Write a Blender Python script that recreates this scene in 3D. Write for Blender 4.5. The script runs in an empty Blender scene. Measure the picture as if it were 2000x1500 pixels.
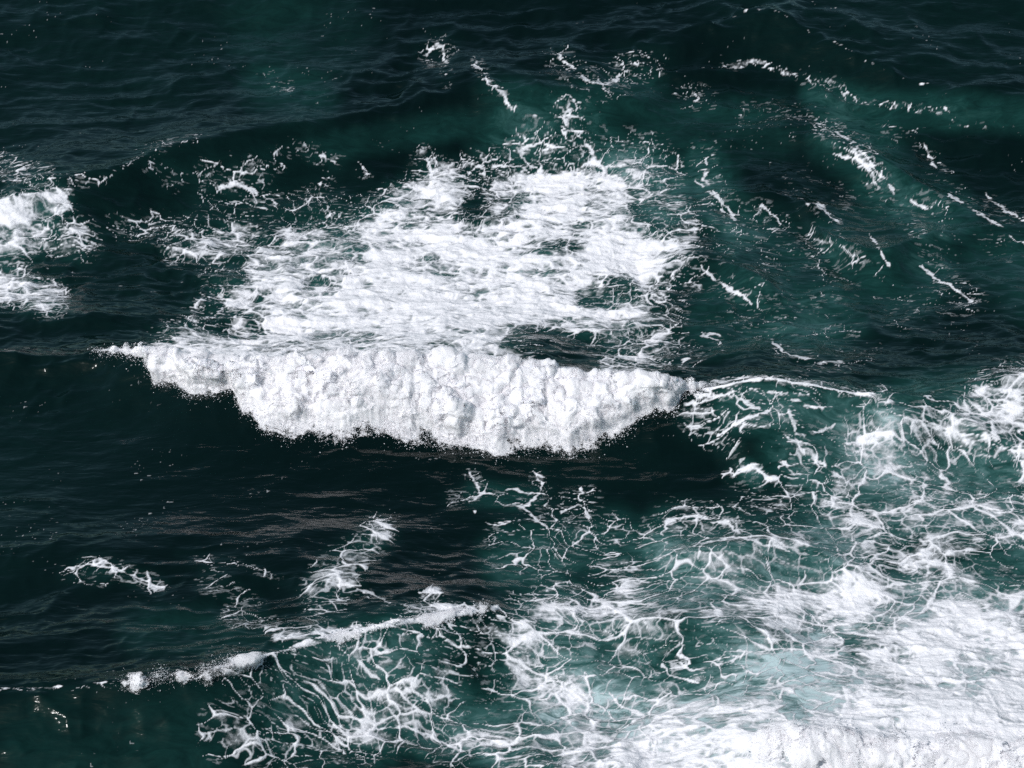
import bpy, math, time
import numpy as np
T0 = time.time()
sc = bpy.context.scene
C = sc.collection

# ------------------------------------------------------------------ camera
CAM_H, PITCH, FOCAL = 57.0, math.radians(33.0), 75.0
cam_d = bpy.data.cameras.new('camera'); cam = bpy.data.objects.new('camera', cam_d); C.objects.link(cam)
cam.location = (0, 0, CAM_H); cam.rotation_euler = (math.pi/2 - PITCH, 0, 0)
cam_d.lens = FOCAL; cam_d.sensor_width = 36.0; cam_d.clip_start = 1.0; cam_d.clip_end = 20000.0
sc.camera = cam
# ------------------------------------------------------------------ sky, sun, exposure
SUN_EL, SUN_AZ = math.radians(48), math.radians(-128)      # azimuth from +Y (seaward) towards +X
w = bpy.data.worlds.new('World'); sc.world = w; w.use_nodes = True
nt = w.node_tree; nt.nodes.clear()
sky = nt.nodes.new('ShaderNodeTexSky'); sky.sky_type = 'NISHITA'; sky.sun_disc = False
sky.air_density = 1.0; sky.dust_density = 0.5; sky.ozone_density = 1.5; sky.sun_elevation = SUN_EL; sky.sun_rotation = SUN_AZ
bg = nt.nodes.new('ShaderNodeBackground'); bg.inputs['Strength'].default_value = 0.086
wo = nt.nodes.new('ShaderNodeOutputWorld')
wb = nt.nodes.new('ShaderNodeMix'); wb.data_type = 'RGBA'; wb.blend_type = 'MULTIPLY'; wb.inputs[0].default_value = 1.0; wb.inputs[7].default_value = (0.82, 1.02, 0.86, 1)   # the photograph's cool white balance
nt.links.new(sky.outputs[0], wb.inputs[6]); nt.links.new(wb.outputs[2], bg.inputs[0]); nt.links.new(bg.outputs[0], wo.inputs[0])
sun_d = bpy.data.lights.new('sun', 'SUN'); sun_d.energy = 3.9; sun_d.angle = math.radians(0.53); sun_d.color = (1.0, 0.985, 0.965)
sun = bpy.data.objects.new('sun', sun_d); C.objects.link(sun); sun.location = (0, 100, 120)
sun.rotation_euler = (math.pi/2 - SUN_EL, 0, math.pi - SUN_AZ)
sc.view_settings.view_transform = 'Standard'; sc.view_settings.look = 'None'
sc.view_settings.exposure = 0.0; sc.view_settings.gamma = 1.0
sc.render.engine = 'CYCLES'; sc.cycles.use_denoising = False
sc.cycles.max_bounces = 6; sc.cycles.transparent_max_bounces = 12
sc.cycles.sample_clamp_direct = 1.6; sc.cycles.sample_clamp_indirect = 2.0; sc.cycles.caustics_reflective = False; sc.cycles.caustics_refractive = False

# ------------------------------------------------------------------ survey chart: plan position <-> chart units (2000 x 1500)
K = 1000.0/(18.0/FOCAL); CP, SP = math.cos(PITCH), math.sin(PITCH)
def chart(x, y, z):
    dz = z - CAM_H
    d = y*CP - dz*SP
    return 1000 + K*x/d, 750 - K*(y*SP + dz*CP)/d
def at(px, py, z=0.0):
    a = (np.asarray(px, float) - 1000)/K; b = -(np.asarray(py, float) - 750)/K
    dy = CP + b*SP; dz = -SP + b*CP
    t = (z - CAM_H)/dz
    return a*t, dy*t

# ------------------------------------------------------------------ noise
def hsh(i, j, s):
    n = (i.astype(np.int64)*374761393 + j.astype(np.int64)*668265263 + s*2147483647*7 + s*974711) & 0xffffffff
    n = ((n ^ (n >> 13))*1274126177) & 0xffffffff
    n = ((n ^ (n >> 16))*2246822519) & 0xffffffff
    return ((n ^ (n >> 15)) & 0xffffff).astype(np.float32)/16777215.0
def vnoise(x, y, s):
    i = np.floor(x); j = np.floor(y); u = (x-i).astype(np.float32); v = (y-j).astype(np.float32)
    u = u*u*u*(u*(u*6-15)+10); v = v*v*v*(v*(v*6-15)+10)
    a = hsh(i, j, s); b = hsh(i+1, j, s); c = hsh(i, j+1, s); d = hsh(i+1, j+1, s)
    return (a*(1-u)+b*u)*(1-v) + (c*(1-u)+d*u)*v
def fbm(x, y, s, o=4, g=0.5):
    r = 0; a = 1.0; t = 0
    for k in range(o):
        ca, sa = math.cos(0.7*k+0.5), math.sin(0.7*k+0.5)
        r = r + a*vnoise((x*ca-y*sa)*2**k + 17.3*k, (x*sa+y*ca)*2**k - 9.1*k, s+k); t += a; a *= g
    return r/t
def worley(x, y, s):
    i = np.floor(x); j = np.floor(y)
    f1 = np.full(x.shape, 9.0, np.float32); f2 = f1.copy()
    for di in (-1, 0, 1):
        for dj in (-1, 0, 1):
            cx = i+di; cy = j+dj
            dx = cx + 0.1 + 0.8*hsh(cx, cy, s) - x; dy = cy + 0.1 + 0.8*hsh(cx, cy, s+77) - y
            d = np.sqrt(dx*dx+dy*dy).astype(np.float32)
            f2 = np.minimum(f2, np.maximum(f1, d)); f1 = np.minimum(f1, d)
    return f1, f2
def sstep(a, b, x):
    t = np.clip((x-a)/(b-a+1e-12), 0, 1); return t*t*(3-2*t)

# ------------------------------------------------------------------ swell: each ridge is (chart x, chart y, crest height), face length, back length
RIDGES = [
 # main breaker
 (5.2, 6.5, 0.0, [(-300,700,1.85),(0,690,2.15),(180,688,2.40),(300,704,2.65),(450,718,2.95),(700,724,3.00),(950,720,3.00),(1080,730,2.90),(1200,750,2.75),(1350,760,2.70),(1480,738,3.25),(1600,748,3.05),(1720,775,2.45),(1850,775,1.80),(1950,750,2.00),(2100,745,2.00),(2400,760,1.70)]),
 # lower wave
 (5.0, 9.0, 0.14, [(-300,1350,1.9),(0,1348,2.0),(150,1342,2.1),(300,1335,2.2),(420,1318,2.2),(510,1290,2.2),(600,1258,2.1),(720,1228,1.9),(860,1203,1.6),(970,1186,1.2),(1080,1190,0.8),(1200,1215,0.5),(1400,1240,0.3),(1600,1260,0.0)]),
 # swell rolling between them on the left
 (5.0, 6.0, 0.14, [(-300,1085,0.3),(0,1080,0.4),(200,1085,0.35),(400,1080,0.4),(560,1075,0.4),(700,1075,0.3),(850,1060,0.0)]),
 # left hand wave
 (5.5, 9.0, 0.12, [(-300,400,1.3),(0,385,1.4),(100,362,1.6),(240,338,1.9),(330,300,1.9),(450,278,1.7),(600,262,1.4),(760,240,1.2),(900,222,1.3),(1010,216,1.5),(1110,212,1.5),(1200,225,1.1),(1300,260,0.6),(1420,290,0.5),(1560,300,0.0)]),
 # far right wave
 (6.0, 8.0, 0.12, [(1180,170,0.0),(1300,150,0.5),(1390,132,1.0),(1480,121,1.2),(1560,146,1.1),(1650,178,1.0),(1720,202,1.0),(1850,218,1.3),(2000,228,1.5),(2200,235,1.4),(2500,250,1.2)]),
 # small left hand swell below the edge foam
 (3.5, 5.0, 0.1, [(-300,430,0.6),(0,425,0.9),(90,415,1.0),(150,440,0.7),(230,480,0.0)]),
 (3.2, 5.0, 0.1, [(-300,645,0.2),(0,640,0.5),(200,640,0.6),(350,645,0.3),(480,650,0.0)]),
 # cross chop on the right
 (2.6, 3.5, 0.1, [(1560,420,0.0),(1640,478,0.7),(1700,500,0.8),(1800,470,0.7),(1900,450,0.5),(2000,440,0.3),(2200,440,0.0)]),
 (2.6, 4.0, 0.1, [(1480,300,0.0),(1580,300,0.6),(1680,320,0.8),(1760,345,0.6),(1860,400,0.4),(1950,430,0.0)]),
 (2.4, 3.5, 0.1, [(1360,400,0.0),(1450,395,0.5),(1560,400,0.7),(1640,440,0.3),(1700,450,0.0)]),
 (2.8, 4.0, 0.1, [(1250,560,0.0),(1320,520,0.6),(1400,520,0.7),(1480,560,0.6),(1560,620,0.0)]),
 (2.2, 3.5, 0.1, [(1250,1110,0.0),(1340,1100,0.5),(1440,1090,0.75),(1560,1085,0.6),(1660,1120,0.4),(1780,1150,0.0)]),
 (2.0, 3.0, 0.1, [(1180,1260,0.0),(1260,1240,0.4),(1400,1245,0.6),(1520,1270,0.3),(1600,1290,0.0)]),
 (2.2, 3.5, 0.1, [(1400,935,0.0),(1450,920,0.4),(1520,922,0.5),(1600,930,0.3),(1680,950,0.0)]),
 (2.2, 3.2, 0.1, [(1650,880,0.0),(1740,870,0.5),(1840,860,0.6),(1940,890,0.5),(2060,920,0.4),(2200,920,0.0)]),
 # long swell, crest unseen past the far edge, added to darken the water's reflection
 (30.0, 25.0, 0.01, [(-600,-140,4.6),(0,-140,4.8),(800,-135,5.0),(1400,-140,5.6),(2000,-145,6.0),(2600,-140,6.0)]),
 # nearest breaker at the bottom right
 (3.6, 5.0, 0.1, [(1250,1480,0.0),(1350,1470,0.5),(1470,1448,1.1),(1580,1440,1.4),(1700,1448,1.3),(1850,1450,1.3),(2000,1455,1.3),(2300,1460,1.2)]),
]
CRESTS = [(0, 1340, 1730, 0.90, 0.13), (1, 380, 985, 0.75, 0.14), (1, -200, 400, 0.34, 0.10), (4, 1390, 1870, 0.42, 0.16), (3, 150, 420, 0.36, 0.14)]   # ridge, chart span, density, reach
def smooth_interp(xq, xs, ys):
    # monotone-ish cubic (Catmull-Rom) through the points, flat outside
    xs = np.array(xs); ys = np.array(ys)
    m = np.gradient(ys, xs)
    k = np.clip(np.searchsorted(xs, xq) - 1, 0, len(xs)-2)
    h = xs[k+1]-xs[k]; t = np.clip((xq-xs[k])/h, 0, 1)
    t2 = t*t; t3 = t2*t
    return (2*t3-3*t2+1)*ys[k] + (t3-2*t2+t)*h*m[k] + (-2*t3+3*t2)*ys[k+1] + (t3-t2)*h*m[k+1]
RW = []
for lf, lb, tr, pts in RIDGES:
    p = np.array(pts, float)
    X, Y = at(p[:, 0], p[:, 1], p[:, 2])
    if 2.0 <= lf <= 2.8: p[:, 2] *= 1.35
    o = np.argsort(X); RW.append((lf, lb, tr, X[o], Y[o], p[o, 2]))
rng = np.random.default_rng(11)
WV = []
for k in range(26):
    lam = 3.2*(24/3.2)**(k/25.0)
    th = rng.normal(-math.pi/2 + 0.12, 0.55)
    WV.append((2*math.pi/lam*math.cos(th), 2*math.pi/lam*math.sin(th), rng.uniform(0, 6.28), 0.0085*lam**0.95))
def warp(x, y):
    return x + 0.7*(fbm(x*0.12, y*0.12, 5, 2)-0.5), y + 0.8*(fbm(x*0.16+3, y*0.10, 8, 3)-0.5)
def sea_z(x, y):
    x = np.asarray(x, float); y = np.asarray(y, float)
    xw, yw = warp(x, y)
    z = np.zeros_like(x)
    for lf, lb, tr, X, Y, A in RW:
        yc = smooth_interp(xw, X, Y); a = smooth_interp(xw, X, A)
        a = np.clip(a, 0, None)*np.where((xw < X[0]) | (xw > X[-1]), np.exp(-np.minimum(np.abs(xw-X[0]), np.abs(xw-X[-1]))/12.0), 1)
        s = yc - yw
        L = lf*(0.55+0.45*np.sqrt(np.clip(a/max(A.max(), .1), 0, 1)))
        c = np.clip(1 - s/L, 0, 1)
        q = np.sqrt(c*c*0+ (1-c)**2 + 0.004) - 0.0632
        front = np.clip(1-q, 0, 1)**1.55
        if tr == 0:
            front = 0.34*np.clip(1 - (np.sqrt(s*s+0.02)-0.14)/4.2, 0, 1)**1.5 + 0.66*np.clip(1 - s/13.5, 0, 1)**1.9; calm = np.exp(-((s-8.0)/6.0)**2)*np.clip(a/2.0, 0, 1)
        fs = 0.5 if lb < 8.8 else 0.2; ls = 0.32*min(lb, 8.0)
        back = fs*np.exp(-np.sqrt(s*s+0.02)/ls+0.141/ls) + (1-fs)*np.exp(-(np.abs(s)/(1.25*lb))**1.4)
        z = z + a*np.where(s > 0, front, back) - tr*a*np.exp(-((s-1.15*L)/(0.7*L))**2)
    amp = 0.55 + 0.9*fbm(x*0.06, y*0.05, 21, 2)
    zz = np.zeros_like(x)
    for kx, ky, ph, a in WV:
        zz = zz + a*(np.exp(1.1*(np.sin(kx*xw+ky*yw+ph)-1)) - 0.45)
    wx_ = x + 1.1*(fbm(x*0.5, y*0.6, 131, 3)-0.5); wy_ = y + 1.1*(fbm(x*0.5, y*0.6, 137, 3)-0.5)
    chop = 0.34*(1-np.abs(2*vnoise(wx_*0.28+0.07*wy_, wy_*0.62, 141)-1)) + 0.17*(1-np.abs(2*vnoise(wx_*0.62-0.1*wy_, wy_*1.35, 143)-1)) + 0.075*(1-np.abs(2*vnoise(wx_*1.3, wy_*2.6, 145)-1))
    return z + zz*amp*1.3*(1-0.65*calm) + (chop-0.3)*(1-0.8*calm)*(0.25+1.1*fbm(x*0.09, y*0.08, 151, 2))

# ------------------------------------------------------------------ foam and aeration layout, with painted light through thin crests, in chart units (density, reach, course)
FOAM = [
 (.88,95,[(860,520),(1000,540)]),(.86,85,[(760,490),(850,540),(950,500)]),(.84,62,[(560,615),(700,610),(860,620),(960,640)]),
 (.82,60,[(1000,400),(1100,385),(1180,395),(1190,450)]),(.8,70,[(980,480),(1100,500),(1240,505)]),(.8,60,[(1000,600),(1130,590),(1220,610)]),
 (.72,60,[(860,380),(780,430),(720,480)]),(.78,50,[(520,530),(620,510),(700,500)]),(.62,36,[(350,482),(430,475),(480,465)]),(.62,32,[(560,465),(640,470)]),
 (.44,45,[(430,520),(440,580)]),(.36,34,[(240,440),(330,450),(420,440),(520,430)]),(.62,50,[(480,600),(500,650),(600,660),(750,670),(900,660)]),
 (.7,28,[(360,662),(430,682),(500,682),(640,690),(800,690),(950,680)]),(.55,60,[(1050,640),(1150,670),(1240,690),(1200,720)]),(.52,40,[(1260,560),(1300,620),(1290,680)]),
 (.55,45,[(1240,330),(1290,390),(1330,450),(1320,510)]),(.5,60,[(1240,470),(1310,530)]),(.45,70,[(560,560),(640,560)]),(.42,60,[(600,430),(680,440)]),
 (.5,30,[(700,590),(560,600)]),(.36,45,[(400,620),(450,560)]),(.33,30,[(380,640),(330,650)]),(.85,40,[(700,560),(800,580),(960,590)]),(.8,22,[(300,690),(500,694),(800,696),(1000,692)]),(.6,16,[(1000,694),(1100,708),(1200,728)]),
 (-.3,24,[(1150,578),(1215,560)]),(-.22,28,[(930,412),(990,412)]),(-.4,26,[(1080,690),(1140,702)]),(-.25,30,[(1000,660),(1080,665)]),(-.15,20,[(1050,480),(1130,482)]),
 (.45,26,[(830,310),(850,350),(930,360),(920,320)]),(.45,30,[(870,370),(960,320),(1010,320),(1040,370)]),(.52,28,[(1110,215),(1130,270),(1160,310),(1190,340)]),
 (.42,60,[(1040,290),(1100,340),(1150,370)]),(.4,50,[(1190,300),(1260,310),(1290,340)]),(.4,12,[(930,120),(955,160),(990,190),(1000,210)]),
 (.36,26,[(835,105),(850,85),(875,90)]),(.3,14,[(862,110),(868,130),(872,160)]),(.34,35,[(1100,120),(1130,150),(1170,170),(1230,130)]),(.3,40,[(1190,160),(1280,120)]),
 (.5,8,[(1410,132),(1480,120),(1550,148),(1640,165),(1652,182)]),(.36,20,[(1580,160),(1650,172)]),(.48,9,[(1650,187),(1720,205),(1850,216)]),(.33,28,[(1340,190),(1375,195)]),
 (.5,24,[(1610,250),(1680,290),(1710,330),(1730,360)]),(.4,20,[(1700,340),(1720,390),(1760,420)]),(.38,24,[(1790,270),(1820,310),(1830,330)]),(.33,16,[(1850,340),(1900,400),(2000,440),(2150,480)]),
 (.3,14,[(1930,390),(2000,420)]),(.36,26,[(1730,240),(1740,262)]),(.32,14,[(1860,240),(1990,255),(2150,262)]),(.45,28,[(1370,300),(1390,340),(1400,400),(1430,430)]),
 (.36,34,[(1390,390),(1480,420),(1520,440)]),(.34,20,[(1560,390),(1600,410),(1630,430)]),(.33,22,[(1490,410),(1520,440)]),(.4,32,[(1800,390),(1845,430)]),
 (.4,24,[(1790,440),(1830,520)]),(.38,34,[(1530,460),(1590,470),(1650,500)]),(.4,14,[(1640,480),(1660,500),(1720,530),(1740,560)]),(.36,34,[(1850,560),(1900,590)]),
 (.33,26,[(1920,470),(1970,490)]),(.36,36,[(1600,530),(1610,570)]),(.36,13,[(1380,530),(1440,580),(1480,595)]),(.5,11,[(1345,556),(1362,562)]),
 (.38,36,[(1480,640),(1520,620),(1650,640)]),(.42,26,[(1530,690),(1580,710),(1640,710),(1700,690)]),(.32,40,[(1750,620),(1830,610)]),(.4,12,[(1375,652),(1410,678)]),(.38,36,[(1280,640),(1340,690)]),
 (.33,60,[(1400,470),(1480,500)]),(.3,60,[(1500,560),(1420,600)]),(.3,50,[(1660,560),(1740,590)]),(.3,40,[(1560,240),(1460,230)]),(.28,50,[(1640,390),(1560,360)]),
 (.82,34,[(-150,440),(0,420),(60,408),(105,398)]),(.66,46,[(-150,490),(0,480),(60,460)]),(.52,46,[(60,450),(150,470)]),(.75,34,[(-150,560),(0,562),(50,570),(100,585)]),(.55,36,[(20,510),(30,550)]),
 (.45,26,[(0,320),(60,340),(100,350)]),(.34,16,[(100,352),(200,350)]),(.5,60,[(-150,520),(0,530)]),
 (.33,26,[(300,320),(340,350)]),(.36,36,[(410,340),(460,370)]),(.36,26,[(500,320),(540,310)]),(.4,18,[(580,280),(630,310),(660,320)]),(.36,40,[(420,390),(480,350),(520,410)]),
 (.38,30,[(620,400),(630,430)]),(.33,14,[(640,320),(640,360)]),(.36,10,[(700,335),(722,345)]),(.36,7,[(190,352),(240,328),(280,302)]),(.3,12,[(270,295),(400,268)]),(.28,18,[(530,150),(560,170)]),
 (.4,16,[(920,930),(960,968),(1020,990),(1060,960)]),(.38,22,[(890,975),(950,968)]),(.38,16,[(1050,930),(1055,990),(1090,1030)]),(.33,36,[(1100,1000),(1140,980)]),
 (.62,32,[(740,1040),(700,1080),(650,1110),(620,1150),(620,1190)]),(.56,26,[(680,1130),(660,1170)]),(.36,10,[(720,1160),(765,1182)]),(.33,20,[(740,1030),(760,1050)]),
 (.55,17,[(165,1102),(220,1110),(270,1130),(310,1145)]),(.36,16,[(130,1120),(200,1132)]),(.3,10,[(380,1090),(440,1130),(500,1170)]),(.28,10,[(350,1080),(470,1100),(560,1140)]),
 (.48,20,[(450,1205),(520,1220),(600,1232)]),(.33,20,[(400,1140),(500,1180)]),(.62,12,[(540,1244),(600,1240),(650,1233)]),(.58,14,[(830,1165),(850,1158)]),(.66,10,[(790,1190),(860,1185),(950,1190)]),
 (.46,40,[(650,1290),(700,1270),(760,1290)]),(.42,50,[(480,1340),(560,1320)]),(.46,50,[(450,1400),(440,1440),(500,1440)]),(.48,50,[(620,1370),(700,1370),(780,1380)]),
 (.52,50,[(700,1270),(740,1300),(790,1340),(850,1400)]),(.48,45,[(560,1440),(620,1440),(700,1470)]),(.55,45,[(720,1430),(820,1430),(900,1470)]),(.48,45,[(800,1230),(870,1240),(900,1290),(980,1320)]),(.46,45,[(520,1470),(600,1490)]),
 (.4,30,[(600,1310),(590,1350)]),(.42,40,[(840,1330),(900,1380)]),(-.2,35,[(930,1280),(960,1300)]),(-.2,40,[(930,1360),(960,1370)]),
 (.62,100,[(1000,1430),(1100,1360),(1250,1410)]),(.58,80,[(1000,1270),(1100,1230),(1200,1230)]),(.62,80,[(1250,1200),(1400,1190),(1500,1230),(1400,1290),(1250,1290)]),(.7,70,[(1500,1200),(1650,1170),(1750,1230)]),
 (.74,80,[(1520,1290),(1600,1300),(1650,1380)]),(.76,110,[(1750,1300),(1900,1260),(2000,1280),(2150,1280)]),(.86,100,[(1650,1420),(1800,1420),(2000,1380),(2150,1380)]),(.93,70,[(1500,1500),(1750,1490),(2000,1480),(2150,1480)]),
 (.8,70,[(1150,1500),(1300,1480),(1450,1470)]),(.74,60,[(1300,1430),(1500,1400)]),(-.22,55,[(1330,1275),(1430,1290)]),(-.15,50,[(1560,1290),(1600,1330)]),(-.2,45,[(1190,1340),(1225,1390)]),(-.15,40,[(1100,1280),(1150,1290)]),
 (.52,36,[(1290,1040),(1330,1010),(1430,1020),(1450,1060)]),(.58,50,[(1340,1100),(1450,1090),(1560,1070)]),(.5,40,[(1280,1060),(1350,1130)]),(.4,36,[(1110,1050),(1200,1040)]),(.34,60,[(1000,1060),(1080,1080)]),
 (.48,60,[(1420,1150),(1550,1130),(1640,1110)]),(.42,50,[(1500,1000),(1560,1040)]),(.38,40,[(1180,1120),(1260,1110)]),(.36,40,[(1020,1190),(1100,1190)]),
 (.66,62,[(1700,860),(1800,850),(1900,830),(1960,790)]),(.6,42,[(1850,860),(1930,880),(2000,900),(2150,910)]),(.62,46,[(1730,900),(1780,930),(1850,900)]),(.62,60,[(1940,790),(2000,760),(2150,750)]),
 (.56,70,[(1700,960),(1800,1000),(1900,980)]),(.62,60,[(1850,1060),(1950,1030),(2000,1050),(2150,1050)]),(.62,50,[(1640,1000),(1680,1050),(1750,1080),(1850,1090)]),(.52,55,[(1650,1120),(1750,1160),(1850,1170)]),
 (.62,55,[(1880,1130),(2000,1160),(2150,1160)]),(.72,60,[(1850,1210),(2000,1220),(2150,1230)]),(.5,60,[(1900,950),(2000,970),(2150,970)]),(-.2,36,[(1790,890),(1830,895)]),(-.25,34,[(1900,940),(1950,935)]),(-.25,40,[(1960,1100),(2010,1105)]),
 (.44,16,[(1370,772),(1440,765),(1500,775),(1560,778),(1610,795)]),(.42,22,[(1360,800),(1440,830),(1500,815)]),(.46,24,[(1530,800),(1555,850),(1570,900)]),(.5,12,[(1420,930),(1470,912),(1510,938)]),(.4,22,[(1430,870),(1445,910)]),
 (.46,11,[(1530,910),(1560,928)]),(.5,24,[(1700,795),(1725,775)]),(.44,30,[(1600,900),(1650,940)]),(.4,50,[(1560,960),(1660,1000)]),(.42,34,[(1350,820),(1400,850)]),(.36,36,[(1460,960),(1520,980)]),(.4,22,[(1590,840),(1660,830)]),
 (.75,5,[(560,1272),(600,1258),(720,1229),(860,1204),(970,1187)]),(.5,5,[(380,1325),(510,1291),(590,1260)]),(.36,4,[(-150,1352),(0,1349),(150,1343),(300,1336),(400,1322)]),(.5,9,[(800,1214),(900,1198),(960,1189)]),
 (.62,6,[(1350,753),(1420,744),(1480,737),(1540,742),(1620,752),(1720,778)]),(.44,14,[(1520,744),(1600,756),(1700,775)]),
]
AERATED_GLOW = [  # aerated water, with the green of light through thin crests painted in
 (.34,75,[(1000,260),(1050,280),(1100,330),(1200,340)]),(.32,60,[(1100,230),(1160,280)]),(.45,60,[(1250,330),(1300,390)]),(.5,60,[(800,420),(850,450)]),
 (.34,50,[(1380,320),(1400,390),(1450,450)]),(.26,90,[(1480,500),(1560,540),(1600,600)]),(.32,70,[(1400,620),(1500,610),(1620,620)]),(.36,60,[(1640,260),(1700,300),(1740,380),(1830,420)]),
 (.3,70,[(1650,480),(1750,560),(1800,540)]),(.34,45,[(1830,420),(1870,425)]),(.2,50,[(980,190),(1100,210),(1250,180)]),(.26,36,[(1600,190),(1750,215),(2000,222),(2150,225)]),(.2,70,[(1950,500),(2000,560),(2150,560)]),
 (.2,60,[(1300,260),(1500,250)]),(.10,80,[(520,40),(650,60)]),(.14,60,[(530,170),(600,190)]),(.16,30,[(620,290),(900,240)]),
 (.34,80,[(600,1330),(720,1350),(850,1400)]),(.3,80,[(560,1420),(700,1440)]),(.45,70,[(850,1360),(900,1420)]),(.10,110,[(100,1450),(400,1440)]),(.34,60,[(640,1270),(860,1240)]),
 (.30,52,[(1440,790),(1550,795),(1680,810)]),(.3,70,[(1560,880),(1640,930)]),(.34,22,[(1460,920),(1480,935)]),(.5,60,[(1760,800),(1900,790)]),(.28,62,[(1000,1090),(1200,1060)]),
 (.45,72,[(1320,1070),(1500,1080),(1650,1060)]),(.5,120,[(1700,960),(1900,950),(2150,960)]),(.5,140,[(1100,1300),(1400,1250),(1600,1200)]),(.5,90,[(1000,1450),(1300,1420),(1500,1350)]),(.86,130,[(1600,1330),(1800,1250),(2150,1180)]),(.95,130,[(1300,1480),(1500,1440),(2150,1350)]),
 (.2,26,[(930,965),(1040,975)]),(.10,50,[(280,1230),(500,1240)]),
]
THREADS = [
 [(930,120),(955,160),(990,190),(1000,212)],[(1110,215),(1120,250),(1150,290),(1160,320),(1190,345)],[(1010,295),(1050,280),(1085,287)],[(1012,292),(1025,312),(1060,345)],[(840,348),(835,310)],
 [(880,352),(940,325),(1000,322),(1030,335)],[(1600,245),(1650,270),(1690,300),(1705,330),(1730,355),(1745,380)],[(1630,300),(1670,312),(1700,335),(1715,370)],[(1790,265),(1815,300),(1830,330)],
 [(1380,300),(1385,330),(1375,350),(1400,380),(1415,420)],[(1360,355),(1400,385),(1440,430)],[(1590,395),(1610,410),(1635,432)],[(1555,390),(1580,400)],[(1490,400),(1510,420),(1525,440)],
 [(1640,455),(1650,490),(1670,500)],[(1590,470),(1640,480),(1655,495)],[(1700,460),(1720,490),(1735,520)],[(1850,380),(1900,410),(1950,440),(1990,470),(2080,510)],[(1930,380),(1960,410),(2000,432),(2080,470)],
 [(1780,390),(1830,425)],[(1370,520),(1420,560),(1470,595)],[(1370,655),(1400,665),(1412,682)],[(1370,655),(1395,650),(1405,655)],[(1510,665),(1530,690),(1600,712),(1640,708)],[(1800,520),(1840,550),(1900,590)],
 [(590,280),(620,300),(650,315),(665,328)],[(700,320),(705,335),(722,343)],[(460,350),(480,370),(500,395)],[(620,360),(630,390),(640,420)],[(420,370),(470,360),(500,380)],
 [(915,925),(925,950),(935,965),(975,965),(1000,985),(1025,990),(1045,1010),(1065,1028)],[(935,965),(920,985),(930,1000)],[(975,965),(1000,955),(1040,965)],[(1025,990),(1050,965),(1060,940)],[(1095,1000),(1130,985),(1150,1010)],
 [(1360,775),(1400,772),(1430,765),(1450,780),(1470,795)],[(1440,778),(1435,785),(1450,800),(1480,795)],[(1500,765),(1540,775),(1575,792),(1600,795)],[(1340,792),(1370,785),(1420,770)],[(1420,935),(1440,918),(1470,912),(1485,920),(1505,937)],
 [(1530,905),(1545,920),(1565,928)],[(1560,905),(1600,900),(1620,915),(1650,930)],[(1555,850),(1565,880),(1575,900),(1560,905)],[(1540,800),(1550,830),(1555,850)],[(1570,850),(1600,840),(1630,830)],[(1400,850),(1430,830),(1480,815),(1500,800)],
 [(1290,1040),(1300,1020),(1335,1005),(1390,1020),(1430,1025),(1440,1040)],[(1290,1040),(1305,1062)],[(1360,1090),(1370,1060),(1430,1050),(1480,1060),(1550,1080)],
 [(130,1115),(170,1105),(220,1112),(270,1130),(315,1150)],[(700,1155),(760,1180)],
 [(540,1244),(600,1240),(680,1232)],[(1090,110),(1120,135),(1150,160),(1180,165)],[(1180,165),(1210,150),(1240,128)],[(845,90),(832,110)],[(850,85),(870,92),(868,120)],
 [(1320,1290),(1350,1310),(1400,1305),(1450,1280)],[(1290,1290),(1310,1320),(1360,1340)],[(1100,1400),(1130,1430),(1170,1440)],[(1180,1340),(1210,1380),(1260,1400)],[(1520,1480),(1560,1390)],
 [(700,1290),(730,1320),(780,1350),(830,1400),(850,1440)],[(720,1430),(800,1420),(860,1450),(930,1480)],[(790,1340),(830,1370),(880,1360)],
]
CS = 4.0; CX0, CX1, CY0, CY1 = -240, 2240, -200, 1720
gx = np.arange(CX0, CX1+1, CS); gy = np.arange(CY0, CY1+1, CS); GX, GY = np.meshgrid(gx, gy)
def on_sea(px, py):
    # where the chart ray meets the swell
    px = np.asarray(px, float); py = np.asarray(py, float); hit = np.full(px.shape, -1.5); done = np.zeros(px.shape, bool)
    for zt in np.arange(3.4, -1.5, -0.05):
        X, Y = at(px, py, zt); m = (~done) & (sea_z(X, Y) >= zt); hit[m] = zt; done |= m
    return at(px, py, hit)
def lay(strokes, power, union):
    acc = np.zeros_like(GX); neg = np.zeros_like(GX)
    for d, r, pts in strokes:
        pts = pts if len(pts) > 1 else pts*2
        R = r*1.75
        x0 = min(p[0] for p in pts)-R; x1 = max(p[0] for p in pts)+R; y0 = min(p[1] for p in pts)-R; y1 = max(p[1] for p in pts)+R
        i0, i1 = np.searchsorted(gx, [x0, x1]); j0, j1 = np.searchsorted(gy, [y0, y1])
        if i1 <= i0 or j1 <= j0: continue
        X = GX[j0:j1, i0:i1]; Y = GY[j0:j1, i0:i1]; D = np.full(X.shape, 1e9)
        for (ax, ay), (bx, by) in zip(pts[:-1], pts[1:]):
            vx, vy = bx-ax, by-ay; l2 = vx*vx+vy*vy+1e-6
            t = np.clip(((X-ax)*vx+(Y-ay)*vy)/l2, 0, 1)
            D = np.minimum(D, np.hypot(X-ax-t*vx, Y-ay-t*vy))
        f = 1 - sstep(0.40, power, D/r)
        if d < 0: neg[j0:j1, i0:i1] = np.maximum(neg[j0:j1, i0:i1], -d*f)
        else:
            a = acc[j0:j1, i0:i1]; v = d*f
            acc[j0:j1, i0:i1] = np.maximum(a, v) + union*np.minimum(a, v)*(1-np.maximum(a, v))
    return np.clip(acc - neg, 0, 1)
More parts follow.
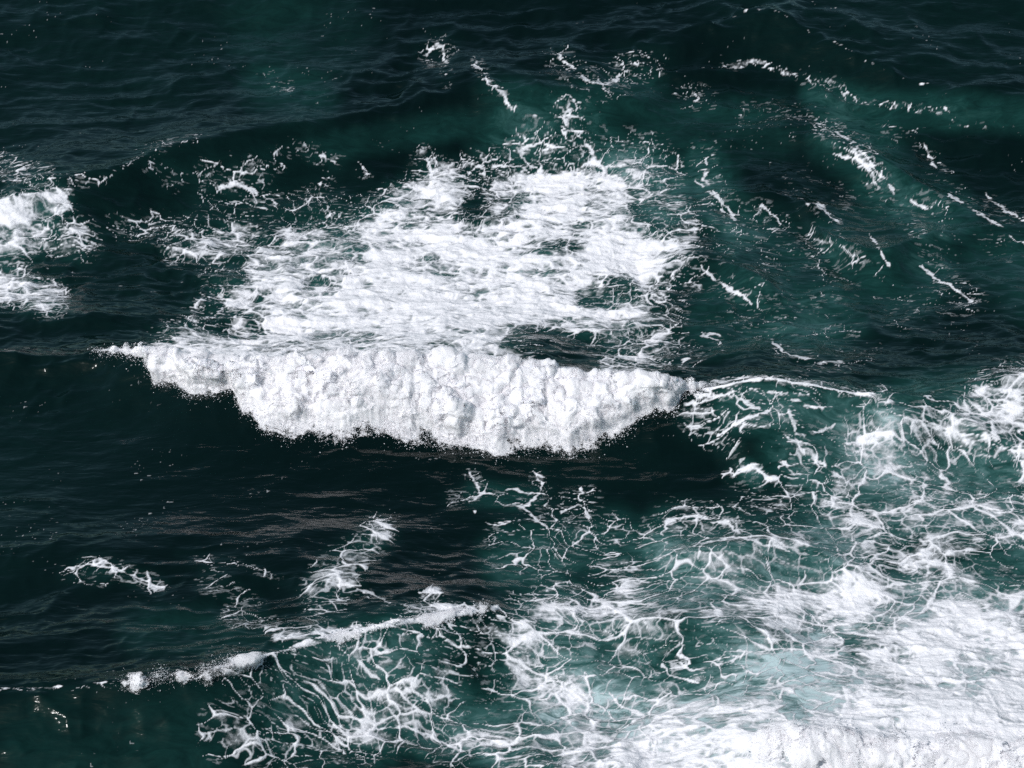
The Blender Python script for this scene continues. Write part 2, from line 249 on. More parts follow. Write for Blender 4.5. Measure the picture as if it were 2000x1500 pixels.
FOAM = [(d_*0.72 if 0 < d_ < 0.47 and p_[0][0] > 1340 and p_[0][1] < 720 else d_, r_, p_) for d_, r_, p_ in FOAM]
def course_distance(courses, reach):
    out = np.full(GX.shape, 99.0)
    for pts in courses:
        x0 = min(p[0] for p in pts)-reach; x1 = max(p[0] for p in pts)+reach; y0 = min(p[1] for p in pts)-reach; y1 = max(p[1] for p in pts)+reach
        i0, i1 = np.searchsorted(gx, [x0, x1]); j0, j1 = np.searchsorted(gy, [y0, y1]); X = GX[j0:j1, i0:i1]; Y = GY[j0:j1, i0:i1]
        for (ax, ay), (bx, by) in zip(pts[:-1], pts[1:]):
            vx, vy = bx-ax, by-ay; t = np.clip(((X-ax)*vx+(Y-ay)*vy)/(vx*vx+vy*vy+1e-6), 0, 1)
            out[j0:j1, i0:i1] = np.minimum(out[j0:j1, i0:i1], np.hypot(X-ax-t*vx, Y-ay-t*vy))
    return out
CS0 = CS; CS = 2.0; gx = np.arange(CX0, CX1+1, CS); gy = np.arange(CY0, CY1+1, CS); GX, GY = np.meshgrid(gx, gy)
TD = course_distance(THREADS, 40)
CS = CS0; gx = np.arange(CX0, CX1+1, CS); gy = np.arange(CY0, CY1+1, CS); GX, GY = np.meshgrid(gx, gy)
FD = lay(FOAM, 1.75, 0.12); AD = lay([(d_*(0.66 if p_[0][1] < 720 else 0.88), r_, p_) for d_, r_, p_ in AERATED_GLOW], 1.55, 0.35)
def blur(a, n):
    k = np.ones(2*n+1)/(2*n+1)
    for _ in range(2):
        a = np.apply_along_axis(lambda v: np.convolve(np.pad(v, n, 'edge'), k, 'valid'), 1, a)
        a = np.apply_along_axis(lambda v: np.convolve(np.pad(v, n, 'edge'), k, 'valid'), 0, a)
    return a
FDb = blur(FD, 5)
def sample(F, px, py, cs=4.0):
    u = np.clip((px-CX0)/cs, 0, F.shape[1]-1.001); v = np.clip((py-CY0)/cs, 0, F.shape[0]-1.001)
    i = u.astype(int); j = v.astype(int); a = u-i; b = v-j
    r = (F[j, i]*(1-a)+F[j, i+1]*a)*(1-b) + (F[j+1, i]*(1-a)+F[j+1, i+1]*a)*b
    out = (px < CX0) | (px > CX1) | (py < CY0) | (py > CY1)
    return np.where(out, 0, r)

# ------------------------------------------------------------------ mesh + material helpers
def grid_faces(nr, nc, keep=None):
    idx = np.arange(nr*nc, dtype=np.int32).reshape(nr, nc)
    q = np.stack([idx[:-1, :-1], idx[:-1, 1:], idx[1:, 1:], idx[1:, :-1]], -1)
    return q.reshape(-1, 4) if keep is None else q[keep]
def mesh_obj(name, co, faces, mat, parent=None, attrs=None, smooth=True):
    me = bpy.data.meshes.new(name)
    co = np.ascontiguousarray(co, np.float32).reshape(-1, 3); n = faces.shape[1]
    me.vertices.add(len(co)); me.vertices.foreach_set('co', co.ravel())
    me.loops.add(faces.size); me.loops.foreach_set('vertex_index', np.ascontiguousarray(faces, np.int32).ravel())
    me.polygons.add(len(faces)); me.polygons.foreach_set('loop_start', np.arange(0, faces.size, n, dtype=np.int32))
    me.polygons.foreach_set('use_smooth', np.full(len(faces), smooth))
    for k, v in (attrs or {}).items():
        a = me.attributes.new(k, 'FLOAT', 'POINT'); a.data.foreach_set('value', np.ascontiguousarray(v, np.float32).ravel())
    me.update(calc_edges=True); me.materials.append(mat)
    o = bpy.data.objects.new(name, me); C.objects.link(o); o.parent = parent
    return o
def compact(co, faces, attrs):
    u, inv = np.unique(faces, return_inverse=True)
    return co[u], inv.reshape(faces.shape).astype(np.int32), {k: v[u] for k, v in attrs.items()}
def tag(o, label=None, cat=None, group=None, kind=None):
    for k, v in (('label', label), ('category', cat), ('group', group), ('kind', kind)):
        if v: o[k] = v
    return o
class NT:
    def __init__(s, name):
        s.m = bpy.data.materials.new(name); s.m.use_nodes = True; s.t = s.m.node_tree; s.t.nodes.clear()
        s.out = s.n('ShaderNodeOutputMaterial')
    def n(s, t, **kw):
        x = s.t.nodes.new(t)
        for k, v in kw.items(): setattr(x, k, v)
        return x
    def l(s, a, b): s.t.links.new(a, b)
    def val(s, sock, v):
        if isinstance(v, bpy.types.NodeSocket): s.l(v, sock)
        else: sock.default_value = v
    def math(s, op, a, b=0.0, clamp=False):
        x = s.n('ShaderNodeMath', operation=op, use_clamp=clamp); s.val(x.inputs[0], a); s.val(x.inputs[1], b); return x.outputs[0]
    def attr(s, name): return s.n('ShaderNodeAttribute', attribute_name=name).outputs['Fac']
    def noise(s, scale, detail=4, rough=0.55, stretch=(1, 1, 1), dist=0.0, rot=0.0):
        tc = s.n('ShaderNodeTexCoord'); mp = s.n('ShaderNodeMapping'); mp.inputs['Scale'].default_value = stretch; mp.inputs['Rotation'].default_value = (0, 0, rot)
        nz = s.n('ShaderNodeTexNoise'); nz.inputs['Scale'].default_value = scale; nz.inputs['Detail'].default_value = detail
        nz.inputs['Roughness'].default_value = rough; nz.inputs['Distortion'].default_value = dist
        s.l(tc.outputs['Object'], mp.inputs[0]); s.l(mp.outputs[0], nz.inputs['Vector']); return nz.outputs['Fac']
    def bump(s, h, dist, strength=1.0, prev=None):
        b = s.n('ShaderNodeBump'); b.inputs['Strength'].default_value = strength; b.inputs['Distance'].default_value = dist
        s.l(h, b.inputs['Height'])
        if prev is not None: s.l(prev, b.inputs['Normal'])
        return b.outputs[0]
    def ramp(s, f, stops, interp='LINEAR'):
        r = s.n('ShaderNodeValToRGB'); e = r.color_ramp.elements; r.color_ramp.interpolation = interp
        while len(e) < len(stops): e.new(0.5)
        for q, (p, c) in zip(e, stops): q.position = p; q.color = (*c, 1)
        s.l(f, r.inputs[0]); return r.outputs[0]
    def mapr(s, v, a, b, c=0.0, d=1.0, smooth=True):
        m = s.n('ShaderNodeMapRange', interpolation_type='SMOOTHSTEP' if smooth else 'LINEAR')
        s.l(v, m.inputs[0]); m.inputs[1].default_value = a; m.inputs[2].default_value = b; m.inputs[3].default_value = c; m.inputs[4].default_value = d
        return m.outputs[0]

def water_material():
    s = NT('sea_water')
    p = s.n('ShaderNodeBsdfPrincipled')
    milk = s.attr('aeration_glow')
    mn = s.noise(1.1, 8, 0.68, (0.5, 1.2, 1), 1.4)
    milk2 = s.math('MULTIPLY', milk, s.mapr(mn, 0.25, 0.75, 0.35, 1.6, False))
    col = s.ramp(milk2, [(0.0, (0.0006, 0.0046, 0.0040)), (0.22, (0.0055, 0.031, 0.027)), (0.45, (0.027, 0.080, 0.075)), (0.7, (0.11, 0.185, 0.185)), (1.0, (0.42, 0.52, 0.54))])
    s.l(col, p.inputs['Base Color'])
    p.inputs['IOR'].default_value = 1.333; p.inputs['Roughness'].default_value = 0.06; p.inputs['Specular IOR Level'].default_value = 0.5
    r1 = s.noise(1.3, 3, 0.5, (0.40, 1.25, 1), 0.4, 0.12)
    r2 = s.noise(5.5, 2, 0.5, (0.45, 1.2, 1), 0.3, -0.1)
    b = s.bump(r1, 0.085, 1.0); b = s.bump(r2, 0.010, 1.0, b)
    s.l(b, p.inputs['Normal']); s.l(p.outputs[0], s.out.inputs[0])
    return s.m
def foam_material():
    s = NT('sea_foam')
    d = s.n('ShaderNodeBsdfPrincipled'); d.inputs['Roughness'].default_value = 0.9; d.inputs['Specular IOR Level'].default_value = 0.15
    cov = s.attr('cover'); thick = s.attr('thick')
    f1 = s.noise(13.0, 4, 0.65, (0.6, 1.0, 1), 0.5); f2 = s.noise(2.3, 5, 0.6, (0.6, 1.1, 1), 0.8)
    col = s.ramp(thick, [(0.0, (0.56, 0.58, 0.61)), (0.5, (0.74, 0.73, 0.77)), (1.0, (0.86, 0.83, 0.865))]); s.l(col, d.inputs['Base Color'])
    a = s.math('ADD', cov, s.math('MULTIPLY', s.math('SUBTRACT', f1, 0.5), 0.6))
    a = s.math('ADD', a, s.math('MULTIPLY', s.math('SUBTRACT', f2, 0.5), 0.35))
    al = s.mapr(a, 0.15, 1.0, 0.0, 1.0)
    al = s.math('MULTIPLY', al, s.mapr(cov, 0.0, 0.2)); al = s.math('MULTIPLY', al, s.mapr(thick, 0.0, 0.75, 0.45, 1.0))
    b = s.bump(f2, 0.10, 0.8); b = s.bump(f1, 0.05, 0.9, b); s.l(b, d.inputs['Normal'])
    tr = s.n('ShaderNodeBsdfTransparent'); mx = s.n('ShaderNodeMixShader')
    s.l(al, mx.inputs[0]); s.l(tr.outputs[0], mx.inputs[1]); s.l(d.outputs[0], mx.inputs[2]); s.l(mx.outputs[0], s.out.inputs[0])
    return s.m
def whitewater_material(name='whitewater', col=(0.86, 0.83, 0.86)):
    s = NT(name)
    d = s.n('ShaderNodeBsdfPrincipled'); d.inputs['Roughness'].default_value = 0.95; d.inputs['Specular IOR Level'].default_value = 0.1
    d.inputs['Base Color'].default_value = (*col, 1)
    d.subsurface_method = 'BURLEY'; d.inputs['Subsurface Weight'].default_value = 0.8; d.inputs['Subsurface Radius'].default_value = (1.0, 1.0, 1.0); d.inputs['Subsurface Scale'].default_value = 0.38
    tl = s.n('ShaderNodeBsdfTranslucent'); tl.inputs[0].default_value = (*col, 1)
    f1 = s.noise(6.0, 4, 0.65); f2 = s.noise(17.0, 3, 0.65)
    b = s.bump(f1, 0.05, 0.7); b = s.bump(f2, 0.016, 0.7, b); s.l(b, d.inputs['Normal'])
    m1 = s.n('ShaderNodeMixShader'); m1.inputs[0].default_value = 0.22; s.l(d.outputs[0], m1.inputs[1]); s.l(tl.outputs[0], m1.inputs[2])
    a = s.math('ADD', s.attr('solid'), s.math('MULTIPLY', s.math('SUBTRACT', f2, 0.5), 0.9))
    a = s.math('ADD', a, s.math('MULTIPLY', s.math('SUBTRACT', f1, 0.5), 0.5))
    al = s.mapr(a, 0.10, 0.36)
    tr = s.n('ShaderNodeBsdfTransparent'); mx = s.n('ShaderNodeMixShader')
    s.l(al, mx.inputs[0]); s.l(tr.outputs[0], mx.inputs[1]); s.l(m1.outputs[0], mx.inputs[2]); s.l(mx.outputs[0], s.out.inputs[0])
    return s.m
def droplet_material():
    s = NT('spray_droplet')
    d = s.n('ShaderNodeBsdfPrincipled'); d.inputs['Roughness'].default_value = 0.8; d.inputs['Base Color'].default_value = (0.88, 0.86, 0.89, 1)
    tl = s.n('ShaderNodeBsdfTranslucent'); tl.inputs[0].default_value = (0.88, 0.89, 0.92, 1); mx = s.n('ShaderNodeMixShader'); mx.inputs[0].default_value = 0.5
    s.l(d.outputs[0], mx.inputs[1]); s.l(tl.outputs[0], mx.inputs[2]); s.l(mx.outputs[0], s.out.inputs[0]); return s.m
M_WATER, M_FOAM, M_WHITE, M_DROP = water_material(), foam_material(), whitewater_material(), droplet_material()

# ------------------------------------------------------------------ sea: one sheet, fine where it is near, reaching the horizon
COLP, ROWP = 3.9, 3.1
ry = np.arange(1700, -190, -ROWP)                                    # chart rows, near to far
_, rows = at(np.full(ry.shape, 1000.0), ry, 0.0)
near = np.linspace(8, rows[0], 24)[:-1]
g = rows[-1] + np.cumsum((rows[-1]-rows[-2])*1.09**np.arange(1, 70)); far = g[g < 2600]; far = np.append(far, 9500.0)
Ys = np.concatenate([near, rows, far]); r0 = len(near); r1 = r0+len(rows)
uc = np.arange(-1230, 1230+0.1, COLP)
e = uc[-1] + np.cumsum(COLP*1.16**np.arange(1, 48)); e = e[e < 60000]
Us = np.concatenate([-e[::-1], uc, e]); c0 = len(e); c1 = c0+len(uc)
dep = Ys*CP + CAM_H*SP
SX = Us[None, :]*dep[:, None]/K; SY = np.repeat(Ys[:, None], len(Us), 1)
SZ = sea_z(SX, SY)
fade = np.exp(-np.clip(np.hypot(SX, SY-95)-250, 0, None)/300)        # beyond the mesh's reach the swell is too fine to mesh
SZ = SZ*fade
px, py = chart(SX, SY, SZ)
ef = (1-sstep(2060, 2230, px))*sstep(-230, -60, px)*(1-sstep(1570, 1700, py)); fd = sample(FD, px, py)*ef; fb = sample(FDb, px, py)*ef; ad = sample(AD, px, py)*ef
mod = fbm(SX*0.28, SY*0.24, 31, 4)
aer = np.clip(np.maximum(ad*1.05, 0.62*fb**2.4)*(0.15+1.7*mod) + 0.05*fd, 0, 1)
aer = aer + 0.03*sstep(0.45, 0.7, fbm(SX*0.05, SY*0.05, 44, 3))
co = np.stack([SX, SY, SZ], -1).reshape(-1, 3)
nr, nc = SX.shape
sea = mesh_obj('sea', co, grid_faces(nr, nc), M_WATER, None, {'aeration_glow': aer})
tag(sea, 'dark teal green ocean water with rolling swell', 'sea', None, 'structure')
print('sea', len(co), time.time()-T0)

# ------------------------------------------------------------------ floating foam: lace cut from a grid twice as fine, riding on the sea sheet
def fine(a):
    r, c = a.shape; o = np.empty((2*r-1, 2*c-1), a.dtype)
    o[::2, ::2] = a; o[1::2, ::2] = (a[1:]+a[:-1])/2; o[:, 1::2] = (o[:, :-1:2]+o[:, 2::2])/2
    return o
FX, FY, FZ = (fine(a[r0:r1, c0:c1]) for a in (SX, SY, SZ))
fpx, fpy = chart(FX, FY, FZ); D = sample(FD, fpx, fpy)*(1-sstep(2080, 2215, fpx))*sstep(-215, -80, fpx)*(1-sstep(1590, 1680, fpy))
CL = np.zeros_like(D)
for k_, p0, p1, d_, w_ in CRESTS:
    band = (fpx > p0) & (fpx < p1)
    xx = FX[band]; yy = FY[band]; xw, yw = warp(xx, yy); lf, lb, tr, X, Y, A = RW[k_]
    s_ = smooth_interp(xw, X, Y) - yw
    ed_ = sstep(p0, p0+60, fpx[band])*(1-sstep(p1-60, p1, fpx[band]))
    CL[band] = np.maximum(CL[band], d_*ed_*np.exp(-((s_-0.05)/w_)**2))
TDs = sample(TD, fpx + 16*(fbm(FX*0.9, FY*1.1, 171, 3)-0.5) + 9*(fbm(FX*4, FY*4, 175, 2)-0.5), fpy + 10*(fbm(FX*0.9, FY*1.1, 181, 3)-0.5) + 7*(fbm(FX*4, FY*4, 185, 2)-0.5), 2.0)
SPK = sstep(0.90, 0.95, vnoise(FX*8.5, FY*10.5, 201))*sstep(0.60, 0.76, fbm(FX*0.35, FY*0.5, 205, 3) + 0.25*sample(FDb, fpx, fpy))
sel = (D > 0.05) | (CL > 0.05) | (TDs < 9) | (SPK > 0.02)
x = FX[sel]; y = FY[sel]; d = D[sel]
st = 0.64                                                             # lace is drawn out along the crests
xs = x*st
wx = xs + 0.9*(fbm(x*0.35, y*0.4, 51, 3)-0.5)*2 + 0.11*(fbm(x*1.6, y*1.9, 55, 3)-0.5)*2
wy = y + 0.9*(fbm(x*0.35, y*0.4, 61, 3)-0.5)*2 + 0.11*(fbm(x*1.6, y*1.9, 65, 3)-0.5)*2
def net(sc_, s, width, soft=0.5):
    f1, f2 = worley(wx/sc_, wy/sc_, s); e_ = (f2-f1)*sc_
    return (1 - sstep(width*(1-soft), width*(1+soft), e_))*sstep(0, 0.02, width)
n1 = fbm(x*0.7, y*1.4, 71, 4); n2 = fbm(x*3.2, y*5.2, 81, 3); n3 = fbm(x*0.45, y*0.55, 91, 3); n4 = fbm(x*1.6, y*2.2, 95, 3)
dd = d*(0.68+0.64*n3)
r_ = lambda a, b: np.clip((dd-a)/(b-a), 0, 1)
b1 = sstep(0.30, 0.62, n1+0.6*r_(.2, .5)); b2 = sstep(0.38, 0.66, n4+0.5*r_(.3, .65)); b3 = sstep(0.42, 0.68, n2+0.5*r_(.4, .85))
pick = sstep(0.44, 0.54, fbm(x*0.22, y*0.26, 99, 2))
wl = (0.060*r_(.10, .60) + 0.11*r_(.50, .85)**1.5)*(0.25+1.5*n4)*b1
c1 = np.maximum(net(1.7, 3, wl*(1-0.85*pick), 0.95), net(0.95, 5, wl*(0.15+0.75*pick), 0.95))
c2 = net(0.62, 13, 0.072*r_(.16, .80)*(0.4+1.2*n2)*b2, 0.9)
c3 = net(0.30, 23, 0.055*r_(.24, .95)*b3, 0.9)
dash = sstep(0.60, 0.72, fbm(x*2.4+0.5*y, y*8.5, 111, 3, 0.6) + 0.06*r_(.1, .5))*sstep(0.40, 0.62, n1+0.3*r_(.15, .5))*(1-sstep(.34, .55, dd))
fill = sstep(0.0, 0.60, 1.45*(dd-0.56) + 0.75*(n4-0.5) + 0.6*(n1-0.5) + 0.75*(n2-0.5))
cov = 1-(1-c1)*(1-c2*0.85)*(1-c3*0.75)*(1-fill)*(1-0.55*dash)
tds = TDs[sel]; thr = (1-sstep(0.3, 1.0, tds/(1.2+5.5*n2*n4*2)))*sstep(0.33, 0.50, n1*0.6+n4*0.4)
cl = CL[sel]; crest = sstep(0.35, 0.75, cl + 0.9*(n2-0.5) + 0.5*(n4-0.5))
film = 0.52*sstep(.40, .78, dd + 0.45*(n4-0.5) + 0.3*(n1-0.5))
cov = 1-(1-cov)*(1-film)
cov = np.clip(cov, 0, 1)*sstep(0.06, 0.2, d)
cov = 1-(1-cov)*(1-0.9*thr)*(1-crest)*(1-0.8*SPK[sel])
V = cov; th = 0.2
COV = np.zeros_like(D); COV[sel] = cov
TH = np.zeros_like(D); TH[sel] = np.clip(0.10 + 0.1*cov + 0.1*film + 0.5*c1 + 0.2*c2 + 0.55*fill*sstep(.4, .9, dd) + 0.5*(n3-0.5) + 0.4*thr + 0.7*crest - 0.2*dash, 0, 1)
REL = np.zeros_like(D); REL[sel] = cov*(0.01 + 0.03*c1 + 0.10*fill*sstep(.45, .9, d)*(0.5*n4+0.5*n2))
print('lace', sel.sum(), time.time()-T0)
PATCHES = [  # centre on the chart, label
 ((880,540), 'large thick white foam sheet spread behind the main breaking wave', 1.0),
 ((1120,240), 'thin foam strands climbing the green swell above the large foam sheet', 1.0),
 ((420,500), 'broken foam lace left of the large white foam sheet', 1.0),
 ((1290,470), 'ragged foam fringe along the right side of the large foam sheet', 1.0),
 ((20,480), 'white foam patch cut off by the left edge', 1.0),
 ((480,340), 'scattered foam specks on the dark upper left wave face', 1.0),
 ((900,130), 'two faint foam wisps near the top middle', 1.0),
 ((1560,150), 'thin foam line along the farthest upper right crest', 1.0),
 ((1720,330), 'foam streaks running down the green water at upper right', 1.0),
 ((1420,380), 'short foam streak on the pale green hump right of the foam sheet', 1.0),
 ((1620,640), 'faint scattered foam behind the smooth right crest', 1.0),
 ((1500,850), 'foam net on the green wave face right of the main breaker', 1.0),
 ((1850,860), 'dense foam bands at the right edge beside the green face', 1.0),
 ((990,970), 'branching foam threads on black water below the main breaker', 1.0),
 ((680,1110), 'slanting foam patch on the dark swell at lower middle', 1.0),
 ((230,1120), 'small foam scrap on the dark swell at lower left', 1.0),
 ((520,1215), 'foam streaks on the slope behind the lower crest', 1.0),
 ((650,1390), 'loose foam net on the green face of the lower wave', 1.0),
 ((1420,1080), 'foam cells around the small ridge at lower right of centre', 1.0),
 ((1850,1090), 'wide foam lace at the right edge below the dense bands', 1.0),
 ((1250,1330), 'large celled foam net with dark holes at bottom centre', 1.0),
 ((1800,1340), 'thick milky foam field filling the lower right corner', 1.0),
]
cc = np.array([p[0] for p in PATCHES], float)
cm = np.maximum(np.maximum(COV[:-1, :-1], COV[1:, :-1]), np.maximum(COV[:-1, 1:], COV[1:, 1:]))
keep = cm > 0.07
wpx = fpx[:-1, :-1] + 60*(fbm(FX[:-1, :-1]*0.3, FY[:-1, :-1]*0.3, 101, 2)-0.5); wpy = fpy[:-1, :-1]
best = np.full(cm.shape, 1e12); rid = np.zeros(cm.shape, np.int16)
for k, (qx, qy) in enumerate(cc):
    q = (wpx-qx)**2*0.55 + (wpy-qy)**2
    m = q < best; best[m] = q[m]; rid[m] = k
fco = np.stack([FX, FY, FZ+0.012+REL], -1).reshape(-1, 3)
at_ = {'cover': COV.ravel(), 'thick': TH.ravel()}
tot = 0
for k, (_, label, _) in enumerate(PATCHES):
    f = grid_faces(*FX.shape, keep=keep & (rid == k))
    if len(f) == 0: continue
    tot += len(f)
    a, b, c_ = compact(fco, f, at_)
    tag(mesh_obj('sea_foam', a, b, M_FOAM, None, c_), label, 'foam', 'foam floating on the sea', 'stuff')
print('foam quads', tot, time.time()-T0)

# ------------------------------------------------------------------ breaking crests: tumbling white water with spray
def ridge_at(k, x):
    lf, lb, tr, X, Y, A = RW[k]
    return smooth_interp(x, X, Y), np.clip(smooth_interp(x, X, A), 0, None)
def billow(x, y, s, o=4):
    r = 0; a = 1.0; t = 0
    for k in range(o):
        r = r + a*(1-np.abs(2*vnoise(x*2.03**k+5.7*k, y*2.03**k+3.1*k, s+k)-1)); t += a; a *= 0.56
    return r/t
def normals(P):
    du = np.gradient(P, axis=1); dv = np.gradient(P, axis=0); n = np.cross(du, dv)
    n /= np.linalg.norm(n, axis=-1, keepdims=True)+1e-9
    return n*np.sign(n[..., 2:3]+1e-6)
def roller(parent, top, base, thick, step, seed, back=0.5, layers=((0.0, 1.6), (0.22, 0.62), (0.42, 0.34)), open_end=False, gaps=0.0, rag=1.1):
    """white water spilling from the crest line (top) down to a ragged foot (base), froth over froth; both are chart courses"""
    tp = np.array(top, float); bp = np.array(base, float)
    tx, ty = at(tp[:, 0], tp[:, 1], tp[:, 2]); bx, by = on_sea(bp[:, 0], bp[:, 1])
    X = np.arange(tx[0], tx[-1], step); yt = np.interp(X, tx, ty) + back; yb = np.interp(X, bx, by)
    yb = yb + rag*(fbm(X*0.8, X*0+3, seed, 5, 0.6)-0.5) - 0.1; yt = yt + 0.5*(fbm(X*1.1, X*0+7, seed+2, 4)-0.5)*min(1, back)
    ln = np.maximum(yt-yb, 0.02); n = int(ln.max()*1.2/step)
    t = np.linspace(-0.02, 1.06, n)[:, None]
    PX = np.repeat(X[None, :], n, 0); PY = yt[None, :] - t*ln[None, :]
    Z = sea_z(PX, PY)
    P = np.stack([PX, PY, Z], -1); N = normals(P)
    ends = sstep(0, 1.5, X-X[0])*(1 if open_end else sstep(0, 1.6, X[-1]-X))
    tb = back/ln[None, :]
    prof = sstep(0.0, 1.0, t/np.maximum(tb*1.6, 0.05))*(1-sstep(0.50, 1.04, t))*(0.8+0.5*t)
    u, v = PX, -t*ln[None, :]*1.2
    qx = u + 0.5*(fbm(u*1.1, v*1.1, seed+5, 4)-0.5)*2; qy = v + 0.5*(fbm(u*1.1, v*1.1, seed+8, 4)-0.5)*2
    for li, (lift, dens) in enumerate(layers):
        sd = seed+100*li
        def lump(sc_, s_):
            f1, _ = worley(qx/sc_ + 0.13*s_, qy/sc_, s_); return 0.6*np.clip(1-(f1/1.0)**2, 0, 1) + 0.4*np.sqrt(np.clip(1-(f1/0.95)**2, 0, 1))
        big = fbm(qx*0.5, qy*0.6, sd+10, 3); mid = lump(0.95, sd+20); sm = lump(0.42, sd+30); ti = lump(0.19, sd+35); gr = vnoise(u*9, v*9, sd+37)
        fl = fbm(qx*1.5, qy*0.55, sd+38, 4, 0.6)
        gate = np.minimum(prof*2.0, 1)*(0.25+0.75*ends[None, :])
        rgh = sstep(0.3, 0.7, fbm(u*0.7, v*0.9, sd+50, 3))
        h = thick*gate*(prof*(0.1 + 1.5*big) + lift*(0.4+1.2*big) + 0.9*(fl-0.5) + 0.26*(mid-0.5)*(0.2+1.1*rgh) + 0.20*(sm-0.5)*(0.3+rgh) + 0.12*(ti-0.5)*(0.4+rgh) + 0.05*(gr-0.5)) + 0.03
        Q = P + (N*0.8 + np.array([0, -0.3, 0.3])[None, None])*h[..., None]
        e_ = np.minimum(np.minimum(t/np.maximum(tb*1.3, 0.03), (1.06-t)/0.46), 1)*np.ones_like(PX)*np.minimum(0.25+ends[None, :], 1)*sstep(0.05, 0.35, ln)[None, :]
        solid = e_*dens*1.25 + 1.0*(fbm(u*1.2, v*0.9, sd+60, 4)-0.5) + 0.5*(fbm(u*4.2, v*4.2, sd+40, 3)-0.5) - 0.15
        solid = solid - gaps*(1-sstep(0.25, 0.75, fbm(X*1.1, X*0+2, seed+70, 3)))[None, :]
        solid = np.where(e_ > 0.01, solid, -1)
        m = solid > -0.05
        f = grid_faces(*PX.shape, keep=m[:-1, :-1] & m[1:, :-1] & m[:-1, 1:] & m[1:, 1:])
        a, b, c_ = compact(Q.reshape(-1, 3), f, {'solid': solid.ravel()})
        mesh_obj('whitewater' if li == 0 else 'froth', a, b, M_WHITE, parent, c_)['kind'] = 'stuff'
        if li == 0: P0, k = Q, m
    return P0, N, t, k
OCT = np.array([(1,0,0),(-1,0,0),(0,1,0),(0,-1,0),(0,0,1),(0,0,-1)], float)
OCF = np.array([(0,2,4),(2,1,4),(1,3,4),(3,0,4),(2,0,5),(1,2,5),(3,1,5),(0,3,5)], np.int32)
def spray(parent, pts, rad, seed):
    g_ = np.random.default_rng(seed); n = len(pts)
    sc3 = rad[:, None, None]*g_.uniform(0.6, 1.5, (n, 1, 3))
    jit = OCT[None]*sc3
    a = g_.uniform(0, 6.28, n); ca, sa = np.cos(a)[:, None], np.sin(a)[:, None]
    q = np.stack([jit[..., 0]*ca-jit[..., 2]*sa, jit[..., 1], jit[..., 0]*sa+jit[..., 2]*ca], -1)
    co = (pts[:, None]+q).reshape(-1, 3)
    f = (OCF[None]+6*np.arange(n)[:, None, None]).reshape(-1, 3)
    return tag(mesh_obj('spray', co, f, M_DROP, parent, smooth=False), kind='stuff')
def scatter(P, N, wgt, n, out, drop, seed, rmin=0.007, rmax=0.034):
    g_ = np.random.default_rng(seed); p = (wgt/wgt.sum()).ravel()
    i = g_.choice(len(p), n, p=p); b = P.reshape(-1, 3)[i]; nn = N.reshape(-1, 3)[i]
    e_ = g_.exponential(out, n)[:, None]
    pos = b + (nn*0.6+np.array([0, -0.25, 0.45]))*e_ + g_.normal(0, 0.05, (n, 3)) + np.array([0, -1, -0.55])*g_.exponential(drop, n)[:, None]
    zz = sea_z(pos[:, 0], pos[:, 1]); pos[:, 2] = np.maximum(pos[:, 2], zz+0.01)
    r = rmin + (rmax-rmin)*g_.random(n)**2.5
    return pos, r
def empty(name, loc):
    o = bpy.data.objects.new(name, None); C.objects.link(o); o.location = loc; o.empty_display_size = 0.5
    return o

# main breaker
w1 = empty('breaking_wave', (0, 0, 0))
tag(w1, 'big white breaking wave tumbling across the middle of the picture', 'wave', 'breaking waves')
top = [(175,689,2.40),(240,690,2.50),(300,704,2.65),(450,718,2.95),(700,724,3.00),(950,720,3.00),(1080,730,2.90),(1200,750,2.75),(1350,760,2.70),(1400,752,2.75)]
base = [(172,692,2.0),(230,692,2.1),(280,696,2.0),(300,735,1.4),(340,752,1.1),(380,766,0.9),(455,768,0.9),(475,800,0.6),(520,828,0.4),(580,850,0.2),(640,840,0.3),(700,852,0.2),(770,846,0.3),(830,858,0.2),(870,880,0.1),(910,876,0.1),(965,893,0.0),(1010,868,0.1),(1060,866,0.1),(1110,880,0.0),(1150,872,0.0),(1190,842,0.2),(1250,822,0.3),(1300,800,0.4),(1335,778,1.0),(1370,762,1.7),(1400,752,2.1)]
P, N, t, k = roller(w1, top, base, 0.52, 0.045, 301, back=0.7)
wt = k*(0.02 + 1.6*np.exp(-((t-0.95)/0.13)**2) + 0.5*np.exp(-((t-0.02)/0.06)**2))*np.ones_like(P[..., 0])
pos, r = scatter(P, N, wt, 7000, 0.10, 0.14, 5)
spray(w1, pos, r, 6)
# lower wave
w2 = empty('breaking_wave', (0, 0, 0))
tag(w2, 'lower wave with a thin spilling white crest and green face', 'wave', 'breaking waves')
top = [(590,1260,2.1),(640,1246,2.0),(720,1228,1.9),(860,1203,1.6),(940,1190,1.35),(975,1186,1.2)]
base = [(590,1264,2.0),(640,1262,1.7),(700,1262,1.4),(715,1262,1.4),(730,1250,1.5),(800,1236,1.4),(860,1222,1.2),(940,1202,1.1),(975,1190,1.1)]
lt = [(205,1340,2.13),(300,1335,2.2),(420,1318,2.2),(510,1290,2.2),(600,1258,2.1)]
lb_ = [(205,1345),(260,1347),(300,1350),(330,1346),(345,1338),(390,1336),(430,1332),(450,1322),(500,1300),(520,1292),(560,1280),(600,1268)]
roller(w2, lt, lb_, 0.09, 0.03, 451, back=0.15, layers=((0.3, 0.40), (1.3, 0.30), (2.8, 0.25)), gaps=0.35, rag=0.4)
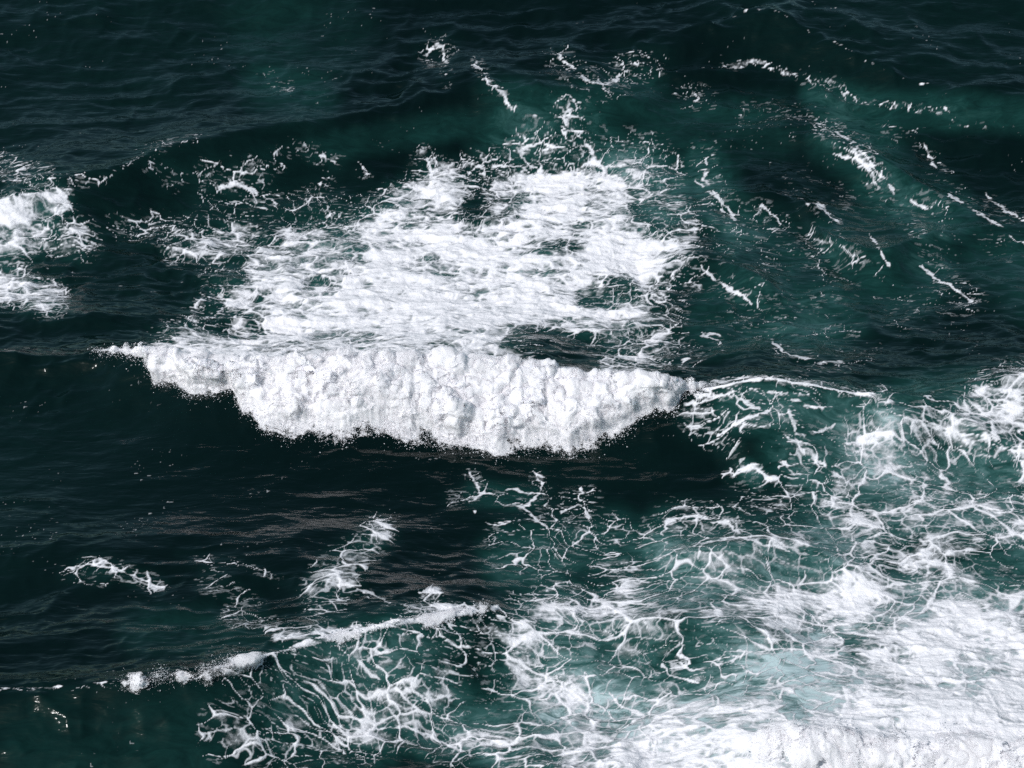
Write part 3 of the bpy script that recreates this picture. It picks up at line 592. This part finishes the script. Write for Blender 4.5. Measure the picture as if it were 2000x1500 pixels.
P, N, t, k = roller(w2, top, base, 0.07, 0.03, 401, back=0.25, layers=((0.0, 0.62), (0.8, 0.36)), gaps=0.5, rag=0.6)
wt = k*(0.1+np.exp(-((t-0.02)/0.1)**2)+np.exp(-((t-1)/0.12)**2))*np.ones_like(P[..., 0]); pos, r = scatter(P, N, wt, 500, 0.09, 0.03, 7)
g_ = np.random.default_rng(9)
cxp = g_.choice([0, 1, 2], 2600, p=[.12, .33, .55])
lo = np.array([215, 300, 395])[cxp]; hi = np.array([330, 400, 510])[cxp]
qx = lo + (hi-lo)*g_.random(2600); X, Y = at(qx, np.interp(qx, [0,150,300,420,510,600], [1348,1342,1335,1318,1290,1258]), 2.15)
yc, ac = ridge_at(1, X)
cl = sstep(0.35, 0.65, fbm(X*1.3, X*0+1, 17, 3))+0.08
up = g_.exponential(0.13, 2600)*cl*1.5
p2 = np.stack([X+g_.normal(0, .06, 2600), yc+g_.normal(0, .10, 2600)-0.12*g_.exponential(1, 2600), 0*X], -1); p2[:, 2] = sea_z(p2[:, 0], p2[:, 1])+0.01+up
kk = g_.random(2600) < cl; p2 = p2[kk]
spray(w2, np.concatenate([pos, p2]), np.concatenate([r, 0.006+0.016*g_.random(len(p2))**2.5]), 8)
# nearest breaker
w3 = empty('breaking_wave', (0, 0, 0))
tag(w3, 'nearest wave crumbling into white water at the bottom right', 'wave', 'breaking waves')
top = [(1440,1462,0.9),(1480,1444,1.15),(1560,1436,1.4),(1640,1438,1.4),(1700,1452,1.3),(1850,1450,1.3),(2000,1452,1.3),(2200,1458,1.25)]
base = [(1440,1500,0.2),(1480,1515,0.1),(1560,1540,0.0),(1640,1545,0.0),(1850,1560,0.0),(2200,1570,0.0)]
P, N, t, k = roller(w3, top, base, 0.27, 0.036, 501, back=1.3, layers=((0.0, 0.80), (0.5, 0.50)), gaps=0.35)
wt = k*(0.05+np.exp(-((t-0.02)/0.1)**2))*np.ones_like(P[..., 0]); pos, r = scatter(P, N, wt, 1500, 0.06, 0.03, 10); spray(w3, pos, r, 11)
print('done', time.time()-T0)
